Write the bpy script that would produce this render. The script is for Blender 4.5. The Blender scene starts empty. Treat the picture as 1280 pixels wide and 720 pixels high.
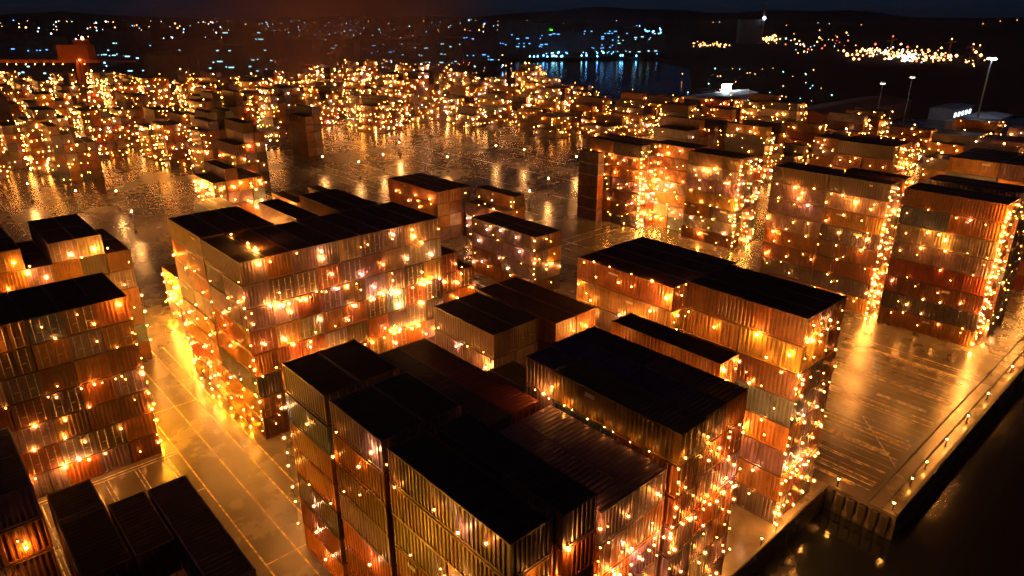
import bpy, bmesh, math, random
import numpy as np
from mathutils import Vector, Matrix
from mathutils.bvhtree import BVHTree
R = random.Random(7)
scene = bpy.context.scene
COL = scene.collection
rad = math.radians

# ------------------------------------------------------------------ camera
FPX, CX, CY, CAMH = 860.0, 640.0, 360.0, 43.5
PITCH, TH = rad(21.5713), rad(42.25)
Fv = Vector((math.sin(TH)*math.cos(PITCH), math.cos(TH)*math.cos(PITCH), -math.sin(PITCH)))
Rv = Vector((math.cos(TH), -math.sin(TH), 0)); Uv = Rv.cross(Fv)
CAM = Vector((0, 0, CAMH))
def at(px, py, z=0.0):
    d = Fv*FPX + Rv*(px-CX) + Uv*(CY-py)
    return CAM + d*((z-CAMH)/d.z)
def proj(p):
    d = Vector(p)-CAM; zz = d.dot(Fv)
    if zz < 1: return (-9999, -9999, zz)
    return (CX+FPX*d.dot(Rv)/zz, CY-FPX*d.dot(Uv)/zz, zz)
cd = bpy.data.cameras.new('camera'); cam = bpy.data.objects.new('camera', cd); COL.objects.link(cam)
cam.location = CAM; cam.rotation_euler = (math.pi/2-PITCH, 0, -TH)
cd.sensor_width = 36; cd.lens = FPX/1280*36; cd.clip_start = 0.5; cd.clip_end = 30000
scene.camera = cam

# ------------------------------------------------------------------ materials
def newmat(name):
    m = bpy.data.materials.new(name); m.use_nodes = True
    nt = m.node_tree; nt.nodes.clear()
    out = nt.nodes.new('ShaderNodeOutputMaterial'); b = nt.nodes.new('ShaderNodeBsdfPrincipled')
    nt.links.new(b.outputs[0], out.inputs[0])
    return m, nt, b
def noise(nt, scale, detail=4, vec=None, rough=.55):
    n = nt.nodes.new('ShaderNodeTexNoise'); n.inputs['Scale'].default_value = scale
    n.inputs['Detail'].default_value = detail; n.inputs['Roughness'].default_value = rough
    if vec: nt.links.new(vec, n.inputs['Vector'])
    return n
def ramp(nt, src, stops):
    r = nt.nodes.new('ShaderNodeValToRGB'); nt.links.new(src, r.inputs[0])
    e = r.color_ramp.elements
    while len(e) < len(stops): e.new(.5)
    for k, (p, c) in enumerate(stops):
        e[k].position = p; e[k].color = c if len(c) == 4 else (*c, 1)
    return r
def mixc(nt, a, b, f, mode='MIX'):
    m = nt.nodes.new('ShaderNodeMix'); m.data_type = 'RGBA'; m.blend_type = mode
    for s, v in ((0, f), (6, a), (7, b)):
        if hasattr(v, 'is_linked') or hasattr(v, 'links'): nt.links.new(v, m.inputs[s])
        elif s == 0: m.inputs[0].default_value = v
        else: m.inputs[s].default_value = (*v, 1)
    return m.outputs[2]
def coords(nt, kind='Object', scale=(1, 1, 1), loc_from=None):
    tc = nt.nodes.new('ShaderNodeTexCoord'); mp = nt.nodes.new('ShaderNodeMapping')
    mp.inputs['Scale'].default_value = scale
    nt.links.new(tc.outputs[kind], mp.inputs['Vector'])
    if loc_from: nt.links.new(loc_from, mp.inputs['Location'])
    return mp.outputs[0]
def bump(nt, b, h, strength, dist):
    bp = nt.nodes.new('ShaderNodeBump'); bp.inputs['Strength'].default_value = strength
    bp.inputs['Distance'].default_value = dist
    nt.links.new(h, bp.inputs['Height']); nt.links.new(bp.outputs[0], b.inputs['Normal'])

def paint_mat(name, col=None):
    m, nt, b = newmat(name)
    oi = nt.nodes.new('ShaderNodeObjectInfo')
    cmb = nt.nodes.new('ShaderNodeMath'); cmb.operation = 'MULTIPLY'; cmb.inputs[1].default_value = 90
    nt.links.new(oi.outputs['Random'], cmb.inputs[0])
    if col is None:
        v = coords(nt, 'Object', (1, 1, .18), cmb.outputs[0]); base = oi.outputs['Color']
        v2 = coords(nt, 'Object', (1, 1, 1), cmb.outputs[0])
    else:
        v = coords(nt, 'Object', (1, 1, .18)); v2 = coords(nt, 'Object'); base = col
    n1 = noise(nt, 2.2, 6, v, .65)
    r1 = ramp(nt, n1.outputs[0], [(.52, (0, 0, 0)), (.75, (1, 1, 1))])
    n2 = noise(nt, .8, 5, v2)
    r2 = ramp(nt, n2.outputs[0], [(.3, (.55, .53, .5)), (.7, (1.15, 1.12, 1.08))])
    c = mixc(nt, base, r2.outputs[0], 1.0, 'MULTIPLY')
    f = nt.nodes.new('ShaderNodeMath'); f.operation = 'MULTIPLY'; f.inputs[1].default_value = .55
    nt.links.new(r1.outputs[0], f.inputs[0])
    c = mixc(nt, c, (.09, .035, .015), f.outputs[0])
    nt.links.new(c, b.inputs['Base Color'])
    rr = ramp(nt, n2.outputs[0], [(.3, (.28,)*3), (.75, (.55,)*3)])
    nt.links.new(rr.outputs[0], b.inputs['Roughness'])
    b.inputs['Specular IOR Level'].default_value = .5
    bump(nt, b, n1.outputs[0], .25, .02)
    return m
PAINT = paint_mat('container_paint')
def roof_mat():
    m = PAINT.copy(); m.name = 'shaded_grimy_roof_paint'; nt = m.node_tree; b = [n for n in nt.nodes if n.type == 'BSDF_PRINCIPLED'][0]
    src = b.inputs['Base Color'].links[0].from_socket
    c = mixc(nt, src, (.022, .018, .015), .72); nt.links.new(c, b.inputs['Base Color'])  # unlit look of the roofs mixed into the paint, over some grime
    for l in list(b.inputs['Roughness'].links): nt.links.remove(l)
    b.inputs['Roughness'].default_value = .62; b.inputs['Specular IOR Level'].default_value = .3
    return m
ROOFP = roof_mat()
def plain(name, col, rough=.6, metal=0, nscale=3):
    m, nt, b = newmat(name)
    v = coords(nt, 'Object'); n = noise(nt, nscale, 4, v)
    r = ramp(nt, n.outputs[0], [(.3, tuple(x*.7 for x in col)), (.7, tuple(min(1, x*1.2) for x in col))])
    nt.links.new(r.outputs[0], b.inputs['Base Color'])
    b.inputs['Roughness'].default_value = rough; b.inputs['Metallic'].default_value = metal
    return m
STEEL = plain('galvanised_steel', (.35, .35, .36), .4, .8)
DARKST = plain('dark_steel', (.06, .055, .05), .5, .3)
CABLE = plain('rubber_cable', (.02, .018, .016), .5)
CONC = plain('quay_concrete', (.045, .04, .035), .6, 0, .7)
WALLM = plain('building_wall', (.16, .15, .15), .8, 0, .2)
ORANGE = plain('crane_orange_paint', (.55, .13, .03), .5)
def emis(name, col, s, sampling=None):
    m, nt, b = newmat(name)
    b.inputs['Base Color'].default_value = (.8, .8, .8, 1)
    b.inputs['Emission Color'].default_value = (*col, 1); b.inputs['Emission Strength'].default_value = s
    if sampling: m.cycles.emission_sampling = sampling
    return m
AMB = (1, .33, .045)
BULB = [emis('amber_bulb_glow', AMB, 155), emis('bright_amber_bulb_glow', AMB, 390), emis('pale_bulb_glow', (1, .42, .17), 310), emis('dim_amber_bulb_glow', (1, .28, .03), 80), emis('strong_amber_bulb_glow', (1, .35, .05), 1300), emis('sodium_bulb_glow', (1, .36, .012), 1700)]
FARB = [emis('far_amber_lamp', (1, .35, .05), 52), emis('far_pale_lamp', (1, .45, .17), 55), emis('far_deep_lamp', (1, .28, .03), 38)]
CITY = [emis('city_warm_lamp', (1, .4, .11), 7, 'NONE'), emis('city_white_lamp', (.8, .92, 1), 4, 'NONE'),
        emis('city_blue_lamp', (.08, .38, 1), 16, 'NONE'), emis('city_cyan_lamp', (.3, .9, 1), 6, 'NONE'),
        emis('city_red_lamp', (1, .12, .05), 3, 'NONE')]
# container colours
PAL = {'rust orange': (.40, .14, .035), 'brick red': (.19, .06, .03), 'lilac grey': (.26, .17, .30),
       'slate': (.075, .055, .09), 'cream': (.40, .31, .29), 'dark brown': (.13, .075, .035),
       'ochre': (.50, .26, .06), 'steel blue': (.10, .16, .28), 'mid grey': (.19, .13, .19), 'red': (.36, .07, .03)}
PAL = {k: tuple(x*.62 for x in v) for k, v in PAL.items()}
WTS = {'rust orange': 22, 'brick red': 17, 'lilac grey': 20, 'slate': 10, 'cream': 6, 'dark brown': 5, 'ochre': 5, 'steel blue': 3, 'mid grey': 10, 'red': 5}
STUFFM = {k: paint_mat('paint_' + k.replace(' ', '_'), v) for k, v in PAL.items()}
def pick(): return R.choices(list(WTS), weights=list(WTS.values()))[0]

# ------------------------------------------------------------------ mesh helpers
def bx(bm, x0, x1, y0, y1, z0, z1, mi=0):
    v = [bm.verts.new(p) for p in ((x0,y0,z0),(x1,y0,z0),(x1,y1,z0),(x0,y1,z0),(x0,y0,z1),(x1,y0,z1),(x1,y1,z1),(x0,y1,z1))]
    for q in ((0,3,2,1),(4,5,6,7),(0,1,5,4),(1,2,6,5),(2,3,7,6),(3,0,4,7)):
        f = bm.faces.new([v[i] for i in q]); f.material_index = mi
def tube(bm, a, b, r, n=6, mi=0, r2=None):
    a, b = Vector(a), Vector(b); d = (b-a)
    if d.length < 1e-6: return
    r2 = r if r2 is None else r2
    q = d.to_track_quat('Z', 'Y'); A = []; B = []
    for k in range(n):
        t = 2*math.pi*k/n; o = Vector((math.cos(t), math.sin(t), 0))
        A.append(bm.verts.new(a+q@(o*r))); B.append(bm.verts.new(b+q@(o*r2)))
    for k in range(n):
        f = bm.faces.new((A[k], A[(k+1) % n], B[(k+1) % n], B[k])); f.material_index = mi
    bm.faces.new(A[::-1]).material_index = mi; bm.faces.new(B).material_index = mi
def ball(bm, c, r, mi=0, octa=False, sz=1):
    c = Vector(c)
    if octa:
        v = [bm.verts.new(c+Vector(p)*r) for p in ((1,0,0),(0,1,0),(-1,0,0),(0,-1,0),(0,0,sz),(0,0,-sz))]
        for a, b_, d in ((0,1,4),(1,2,4),(2,3,4),(3,0,4),(1,0,5),(2,1,5),(3,2,5),(0,3,5)):
            bm.faces.new((v[a], v[b_], v[d])).material_index = mi
    else:
        s = bmesh.ops.create_icosphere(bm, subdivisions=1, radius=r, matrix=Matrix.Translation(c))
        for vv in s['verts']:
            for f in vv.link_faces: f.material_index = mi
def tomesh(bm, name, mats):
    me = bpy.data.meshes.new(name); bm.to_mesh(me); bm.free()
    for m in mats: me.materials.append(m)
    return me
def link(name, data, parent=None, loc=None):
    o = bpy.data.objects.new(name, data); COL.objects.link(o)
    if parent is not None: o.parent = parent
    if loc is not None: o.location = loc
    return o
def tag(o, label=None, cat=None, group=None, kind=None):
    if label: o['label'] = label
    if cat: o['category'] = cat
    if group: o['group'] = group
    if kind: o['kind'] = kind
    return o

# ------------------------------------------------------------------ container prototypes
H = 2.5
def corr(bm, axis, c, lo, hi, z0, z1, out, depth=.07, per=.38):
    """trapezoid corrugation sheet; axis 'y' = sheet at x=c running along y; out=+1/-1 outward sign"""
    n = max(2, round((hi-lo)/per)); p = (hi-lo)/n; prof = []
    for k in range(n):
        s = lo+k*p
        prof += [(s, 0), (s+.30*p, 0), (s+.42*p, -depth), (s+.88*p, -depth)]
    prof.append((hi, 0)); A = []; B = []
    for s, d in prof:
        q = (c+out*d, s) if axis == 'y' else (s, c+out*d)
        A.append(bm.verts.new((*q, z0))); B.append(bm.verts.new((*q, z1)))
    for k in range(len(prof)-1):
        q = (A[k], A[k+1], B[k+1], B[k])
        if (axis == 'y') == (out < 0): q = q[::-1]
        bm.faces.new(q)
def g_body(bm, L, W, doors):
    x, y = W/2, L/2
    corr(bm, 'y', -x+.02, -y+.13, y-.13, .14, H-.09, -1)
    corr(bm, 'y', x-.02, -y+.13, y-.13, .14, H-.09, 1)
    corr(bm, 'x', y-.02, -x+.13, x-.13, .14, H-.1, 1)
    if not doors: corr(bm, 'x', -y+.02, -x+.13, x-.13, .14, H-.1, -1, .06, .34)
def g_frame(bm, L, W):
    x, y, p = W/2, L/2, .13
    for sx in (-1, 1):
        for sy in (-1, 1):
            X = sorted((sx*x, sx*(x-p))); Y = sorted((sy*y, sy*(y-p)))
            bx(bm, *X, *Y, .12, H-.12)
            for z in (0, H-.12):
                X2 = sorted((sx*(x+.012), sx*(x-p-.03))); Y2 = sorted((sy*(y+.012), sy*(y-p-.03)))
                bx(bm, *X2, *Y2, z, z+.12)
    for sx in (-1, 1):
        X = sorted((sx*x, sx*(x-.1)))
        bx(bm, *X, -y+p+.03, y-p-.03, .0, .14); bx(bm, *X, -y+p+.03, y-p-.03, H-.09, H-.01)
    for sy in (-1, 1):
        Y = sorted((sy*y, sy*(y-.1)))
        bx(bm, -x+p+.03, x-p-.03, *Y, .0, .14); bx(bm, -x+p+.03, x-p-.03, *Y, H-.11, H-.01)
def g_roof(bm, L, W):
    x, y = W/2-.1, L/2-.1; n = max(3, round(2*y/.42)); p = 2*y/n; prof = []
    for k in range(n): s = -y+k*p; prof += [(s, 0), (s+.35*p, 0), (s+.5*p, .045), (s+.85*p, .045)]
    prof.append((y, 0)); A = []; B = []
    for s, d in prof:
        A.append(bm.verts.new((-x, s, H-.06+d))); B.append(bm.verts.new((x, s, H-.06+d)))
    for k in range(len(prof)-1): bm.faces.new((A[k], B[k], B[k+1], A[k+1])).material_index = 1
def g_door(bm, L, W, s):
    y = -L/2+.03; w = W/2-.13
    x0, x1 = (0.01, w) if s > 0 else (-w, -.01)
    bx(bm, x0, x1, y, y+.05, .15, H-.115)
    n = 3; p = (x1-x0-.1)/n
    for k in range(n): bx(bm, x0+.05+k*p+.05, x0+.05+(k+1)*p-.05, y-.035, y-.002, .24, H-.22)
def g_rod(bm, L, W, s, k):
    y = -L/2-.008; w = W/2-.13
    xx = s*(w*(.28 if k == 0 else .78))
    tube(bm, (xx, y, .1), (xx, y, H-.1), .026, 5)
    bx(bm, xx-.07, xx+.07, y-.02, y+.02, .55, .63); bx(bm, xx-.07, xx+.07, y-.02, y+.02, 1.75, 1.83)
    if k == 0: bx(bm, xx, xx+s*.42, y-.045, y-.02, 1.0, 1.05)
_pc = {}
def proto(kind, L, W, *a):
    key = (kind, round(L, 1), round(W, 1), *a)
    if key in _pc: return _pc[key]
    L, W = key[1], key[2]; bm = bmesh.new(); mats = [PAINT, ROOFP]
    if kind == 'roofpaint': g_roof(bm, L, W); mats = [PAINT, PAINT]
    if kind == 'body': g_body(bm, L, W, a[0])
    elif kind == 'frame': g_frame(bm, L, W)
    elif kind == 'roof': g_roof(bm, L, W); mats = [ROOFP, ROOFP]
    elif kind == 'door': g_door(bm, L, W, a[0])
    elif kind == 'rod': g_rod(bm, L, W, *a); mats = [STEEL]
    elif kind == 'all':
        g_body(bm, L, W, a[0]); g_frame(bm, L, W); g_roof(bm, L, W)
        if a[0]:
            for s in (-1, 1):
                g_door(bm, L, W, s)
                for k in (0, 1): g_rod(bm, L, W, s, k)
    _pc[key] = tomesh(bm, 'container_' + kind, mats); return _pc[key]

# ------------------------------------------------------------------ layout
ROW = 2.6
cols = []      # (block, bay word, column index, x0, x1, y0, y1, rows)
def cluster(block, xs, y0, y1, rows, bay='', w=None):
    """xs: list of column left edges + final right edge; rows: int or list"""
    for k in range(len(xs)-1):
        r = rows[k] if isinstance(rows, (list, tuple)) else rows
        if r: cols.append(dict(block=block, bay=bay, ci=k, n=len(xs)-1, x0=xs[k], x1=xs[k+1], y0=y0, y1=y1, rows=r, top=0))
def lin(a, n, p): return [a+k*p for k in range(n+1)]
# named stacks, measured from the photograph
cluster('left lane stack', lin(14.0-2.85*6, 6, 2.85), 71.2, 80.4, [7,7,7,7,7,7])
cluster('stack behind left lane stack', lin(17.4-2.85*6, 7, 2.85), 95.6, 108.8, [7,7,7,6,7,7,6])
cluster('low corner stack', [2.3, 5.1], 46.6, 50.2, 5, 'far bay')
cluster('low corner stack', [2.3, 5.1, 7.5], 39.8, 46.2, [5,5], 'near bay')
cluster('low corner stack', [7.6, 10.2], 33.9, 46.1, 5, 'lane side')
cluster('low corner stack', [2.3, 5.1, 7.5], 33.2, 39.4, [4, 4], 'front bay')
cluster('tall corner stack', [-3.8, -1.0, 1.8], 47.7, 56.8, 6)
cluster('wide middle stack', lin(23.2, 9, 2.76), 65.9, 76.3, [8,8,8,8,8,8,8,8,8], 'near bay')
cluster('wide middle stack', lin(23.3, 8, 2.86), 77.0, 88.0, [8,8,8,7,8,7,8,8], 'far bay')
cluster('low wing right of middle stack', [48.2, 51.0, 53.7], 66.5, 76.0, [6,5])
cluster('front stack', [18.9, 22.0, 25.5], 41.0, 47.8, [7,7], 'far bay')
cluster('front stack', [18.9, 22.4, 25.6], 33.4, 40.2, [7,7], 'middle bay')
cluster('front stack', [18.8, 21.9], 20.9, 32.5, 7, 'near bay outer column')
cluster('front stack', [22.5, 25.4], 20.6, 32.4, 7, 'near bay inner column')
cluster('sunken rows beside front stack', [26.6, 29.9, 33.3], 21.3, 32.2, [6,6], 'near bay')
cluster('sunken rows beside front stack', [26.8, 30.1, 33.1], 33.2, 48.6, [6,6], 'far bay')
cluster('tall row right of sunken rows', [33.8, 36.8], 20.8, 32.4, 7, 'near bay')
cluster('tall row right of sunken rows', [34.0, 36.8], 32.7, 35.8, 7, 'far end')
cluster('tall row right of sunken rows', [36.9, 39.7, 42.5], 21.0, 36.0, 7, 'inner columns')
cluster('narrow row by quay canyon', [44.4, 47.2], 24.5, 35.6, 7)
cluster('dark-roofed yard pair', [38.1, 41.1, 44.1], 44.6, 54.1, [6,6], 'first pair')
cluster('dark-roofed yard pair', [44.4, 47.4, 50.4], 42.5, 54.8, [6,6], 'second pair')
cluster('low rows beside flat-topped stack', [47.0, 50.0, 53.0], 37.8, 41.9, [5,4])
cluster('low rows beside flat-topped stack', [33.6, 36.6, 39.6], 37.0, 43.4, [5,5], 'west end')
cluster('tall quay-edge stack', [51.9, 54.3, 56.7, 59.1], 21.5, 33.1, [8,8,8])
cluster('low piles behind wide middle stack', lin(46, 4, 2.8), 116, 128, [3,2,3,2], 'near row')
cluster('low piles behind wide middle stack', lin(60, 4, 2.8), 132, 144, [3,3,2,3], 'middle row')
cluster('low piles behind wide middle stack', lin(42, 3, 2.8), 136, 148, [2,3,3], 'far row')
cluster('dark tower stack behind the left yard', lin(66, 3, 2.8), 178, 190, [5,7,6])
cluster('second dark tower stack by the yard', lin(104, 2, 2.8), 215, 227, [5,6])
cluster('piles at the back of the middle stack', lin(35, 4, 2.8), 104, 116, [4,3,4,3], 'near row')
cluster('piles at the back of the middle stack', lin(50, 4, 2.8), 150, 162, [4,5,4,4], 'far row')
#cluster('piles by the upper left lane', lin(28, 3, 2.8), 146, 158, [3,4,3])
cluster('short pile on the left lane', lin(27, 2, 2.8), 98, 110, [3,2])
cluster('flat-topped stack', lin(55.1, 4, 2.95), 36.6, 49.6, 7)
cluster('grey stack on wet yard', [74.0, 77.1, 80.2], 76.0, 92.3, [4,4])
cluster('red stack on wet yard', [80.6, 83.6, 86.6, 89.4], 111.2, 129.5, [4,4,4], 'far bay')
cluster('red stack on wet yard', [86.5, 89.5, 92.5], 98.0, 109.8, [3,4], 'near bay')
cluster('first stack across the yard', lin(117.8, 3, 2.8), 89.0, 104.8, [7,6,7])
cluster('first stack across the yard', [115.6, 117.7], 99, 104.8, 6, 'outer')
cluster('second stack across the yard', lin(120.5, 3, 2.8), 67.6, 79.4, [7,7,6], 'near bay')
cluster('second stack across the yard', lin(123.5, 2, 2.8), 80, 90.6, 7, 'far bay')
cluster('third stack across the yard', lin(107, 4, 2.8), 35.8, 44.9, [8,7,8,7], 'near bay')
cluster('third stack across the yard', lin(107, 4, 2.8), 45.0, 54.2, [8,8,7,7], 'far bay')
cluster('quayside stack', lin(106.2, 2, 2.8), 21.0, 33.7, 8, 'outer columns')
cluster('quayside stack', lin(112, 3, 2.8), 20.6, 33.7, [7,8,8], 'inner columns')
cluster('pale-roofed stack under light mast', lin(137, 5, 2.8), 22, 37.5, 8)
cluster('stack behind third stack', lin(140, 3, 2.8), 47.5, 58.6, 8)
NAMED = len(cols)
# far stacks filling the terminal
def far_ok(x, y):
    px, py, zz = proj((x, y, 0))
    if zz < 60 or px < -130 or px > 1420: return 0
    if y < 24: return 0
    for c in cols[:NAMED]:
        if x > c['x0']-17 and x < c['x1']+7 and y > c['y0']-13 and y < c['y1']+7: return 0
    if x > 262 + .0*y: return 0
    if px < 140: return 2 if 135 < py < (252 - .12*px) else 0       # left field
    if px < 200: return 2 if 135 < py < 200 else 0
    if px < 345: return (3 if 262 < px < 318 and py > 175 else 2) if 135 < py < 238 else 0
    if px < 385: return 3 if 170 < py < 205 else 2 if py > 121 and py < 170 else 0
    if px < 690: return 2 if 121 < py < 166 else 0
    if px < 860: return 2 if 128 < py < 178 else 0
    if px < 1190: return 2 if 148 < py < 245 else 0
    return 2 if 190 < py < 330 else 0
yy = 25.0; bi = 0
while yy < 520:
    xx = 14.0
    while xx < 300:
        n = R.choice((3, 4, 5)); base = 0
        f = far_ok(xx+n*1.4, yy)
        if f and R.random() < .9:
            hmax = R.choice((3, 4, 5, 5, 6) if proj((xx, yy, 0))[0] > 345 else (3, 5, 6, 7, 7))
            d = math.hypot(xx, yy)
            if yy > 250 and 380 < proj((xx, yy, 0))[0] < 700: hmax = min(hmax+R.choice((1, 2, 3)), 8)
            for k in range(n):
                rows = max(2, hmax-R.choice((0, 0, 0, 1, 1, 2)))
                cols.append(dict(block='far', bay='', ci=k, n=n, x0=xx+k*2.75, x1=xx+(k+1)*2.75, y0=yy, y1=yy+12.2, rows=rows, top=0))
        xx += n*2.75+R.choice((2.5, 6.5, 7.5))
    yy += 12.2+R.choice((1.5, 5, 8))
# containers
CA = np.array([(c['x0'], c['x1'], c['y0'], c['y1'], c['rows']*ROW) for c in cols])
def free(x, y, z):
    return not np.any((CA[:, 0] < x) & (CA[:, 1] > x) & (CA[:, 2] < y) & (CA[:, 3] > y) & (CA[:, 4] > z))
boxes = []
for c in cols:
    L = c['y1']-c['y0']; ym = (c['y0']+c['y1'])/2; xm = (c['x0']+c['x1'])/2
    ewest = [free(c['x0']-.8, y, 999 if False else z) for y in (c['y0']+.8, ym, c['y1']-.8) for z in (0,)]
    for t in range(c['rows']):
        z0 = t*ROW; zc = z0+1.3
        e = t == c['rows']-1
        e = e or any(free(c['x0']-.6, y, zc) for y in (c['y0']+.8, ym, c['y1']-.8)) or free(xm, c['y0']-.9, zc)
        if not e: continue
        split = (L > 13.2) or (L > 9.8 and c['block'] != 'far' and R.random() < .36)
        if 'pair' in c['block'] or 'far bay' == c['bay'] and 'sunken' in c['block']: split = L > 13.2
        if t == c['rows']-1 and L < 13.2: split = False
        segs = [(c['y0'], c['y1'])] if not split else [(c['y0'], ym-.06), (ym+.06, c['y1'])]
        for si, (a, b) in enumerate(segs):
            col = pick(); jx = R.uniform(-.05, .05) if c['block'] != 'far' else 0
            boxes.append(dict(c=c, t=t, x0=c['x0']+.04+jx, x1=c['x1']-.04+jx, y0=a+.02, y1=b-.02, z0=z0, col=col,
                              half=('near half', 'far half')[si] if split else '', hits=0))
# colours that the photograph shows clearly
def setcol(block, bay, ci, t, col):
    for b in boxes:
        if b['c']['block'] == block and (bay is None or b['c']['bay'] == bay) and (ci is None or b['c']['ci'] == ci) and (t is None or b['t'] == t): b['col'] = col
setcol('sunken rows beside front stack', 'far bay', 1, 5, 'red')
setcol('sunken rows beside front stack', 'far bay', 0, 5, 'slate')
setcol('sunken rows beside front stack', 'near bay', None, 5, 'lilac grey')
setcol('tall row right of sunken rows', 'near bay', 0, 6, 'ochre')
setcol('tall row right of sunken rows', 'far end', 0, 6, 'lilac grey')
setcol('front stack', 'far bay', 0, 6, 'mid grey'); setcol('front stack', 'middle bay', 0, 6, 'lilac grey')
setcol('front stack', 'middle bay', 0, 5, 'rust orange'); setcol('front stack', 'middle bay', 0, 4, 'brick red')
setcol('front stack', 'near bay outer column', None, 6, 'mid grey')
setcol('front stack', 'near bay outer column', None, 5, 'ochre')
setcol('front stack', 'near bay inner column', None, 6, 'mid grey')
setcol('wide middle stack', 'near bay', 0, 7, 'mid grey'); setcol('wide middle stack', 'near bay', 1, 7, 'rust orange')
setcol('wide middle stack', 'near bay', 2, 7, 'lilac grey'); setcol('wide middle stack', 'near bay', 3, 7, 'slate')
setcol('wide middle stack', 'near bay', 4, 7, 'cream'); setcol('wide middle stack', 'near bay', 5, 7, 'lilac grey')
for k in (6, 7, 8): setcol('wide middle stack', 'near bay', k, 7, 'cream'); setcol('wide middle stack', 'near bay', k, 6, 'cream')
for k in (4, 5): setcol('wide middle stack', 'near bay', k, 6, 'lilac grey')
setcol('wide middle stack', 'near bay', 3, 6, 'rust orange'); setcol('wide middle stack', 'far bay', 0, 7, 'cream')
setcol('tall quay-edge stack', '', 0, 7, 'rust orange'); setcol('tall quay-edge stack', '', 0, 6, 'ochre')
setcol('flat-topped stack', '', 0, 6, 'rust orange'); setcol('flat-topped stack', '', 0, 5, 'ochre')
setcol('red stack on wet yard', 'far bay', 0, 3, 'red'); setcol('grey stack on wet yard', '', 0, 3, 'mid grey')
setcol('grey stack on wet yard', '', 0, 2, 'lilac grey'); setcol('grey stack on wet yard', '', 1, 3, 'rust orange')
setcol('grey stack on wet yard', '', 1, 2, 'ochre')
setcol('dark-roofed yard pair', 'first pair', 0, 5, 'mid grey'); setcol('dark-roofed yard pair', 'second pair', 1, 5, 'rust orange')
setcol('low corner stack', 'near bay', 1, 4, 'rust orange'); setcol('low corner stack', 'near bay', 0, 4, 'brick red')
setcol('tall corner stack', '', 1, 5, 'lilac grey'); setcol('tall corner stack', '', 1, 4, 'rust orange'); setcol('tall corner stack', '', 1, 3, 'ochre')
Lpat = {6: ['cream','rust orange','rust orange','steel blue','brick red','rust orange'], 5: ['dark brown','mid grey','dark brown','rust orange','lilac grey','rust orange'],
        4: ['brick red','cream','mid grey','brick red','rust orange','brick red'], 3: ['dark brown','brick red','brick red','slate','rust orange','lilac grey'],
        2: ['lilac grey','mid grey','lilac grey','dark brown','brick red','brick red'], 1: ['brick red','rust orange','brick red','mid grey','dark brown','rust orange'],
        0: ['lilac grey','rust orange','lilac grey','rust orange','lilac grey','brick red']}
for t, row in Lpat.items():
    for k, cc in enumerate(row): setcol('left lane stack', '', k, t, cc)

PLATE = plain('weathered_white_plate', (.5, .48, .45), .5, 0, 9)
# which containers show largest: rays against plain boxes
V = []; P = []
for b in boxes:
    o = len(V)
    for z in (b['z0'], b['z0']+H):
        for (x, y) in ((b['x0'], b['y0']), (b['x1'], b['y0']), (b['x1'], b['y1']), (b['x0'], b['y1'])): V.append((x, y, z))
    for q in ((0,3,2,1),(4,5,6,7),(0,1,5,4),(1,2,6,5),(2,3,7,6),(3,0,4,7)): P.append([o+i for i in q])
bvh = BVHTree.FromPolygons(V, P)
for py in range(2, 720, 4):
    for px in range(2, 1280, 4):
        d = (Fv*FPX+Rv*(px-CX)+Uv*(CY-py)).normalized()
        h = bvh.ray_cast(CAM, d)
        if h[2] is not None: boxes[h[2]//6]['hits'] += 1
named = sorted([b for b in boxes if b['c']['block'] != 'far' and b['hits'] >= 2], key=lambda b: -b['hits'])[:300]
pickset = set(id(b) for b in named)
print('named visible', len(named), 'of', len(boxes), 'min hits', named[-1]['hits'])

ORD = ['first', 'second', 'third', 'fourth', 'fifth', 'sixth', 'seventh', 'eighth', 'ninth', 'tenth', 'eleventh', 'twelfth']
SHORT = {'sunken rows beside front stack': 'sunken rows', 'tall row right of sunken rows': 'tall golden-sided row', 'stack behind left lane stack': 'stack behind lane stack',
 'low rows beside flat-topped stack': 'low rows by flat-topped stack', 'low wing right of middle stack': 'low wing of middle stack', 'pale-roofed stack under light mast': 'stack under light mast', 'near bay outer column': 'near bay outside', 'near bay inner column': 'near bay inside'}
def lab(b):
    c = b['c']; tier = c['rows']-1-b['t']
    s = [b['col'], 'container,', ('top tier,' if tier == 0 else ORD[tier]+' from top,')]
    if c['n'] > 1: s.append(ORD[c['ci']]+' column,')
    if b['half']: s.append(b['half']+',')
    if c['bay']: s.append(SHORT.get(c['bay'], c['bay'])+',')
    s.append(SHORT.get(c['block'], c['block']))
    s = ' '.join(s)
    return s if len(s.split()) <= 16 else s.replace(' column,', ' column').replace('near half, ', 'near ').replace('far half, ', 'far ').replace('container, ', '')
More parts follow.
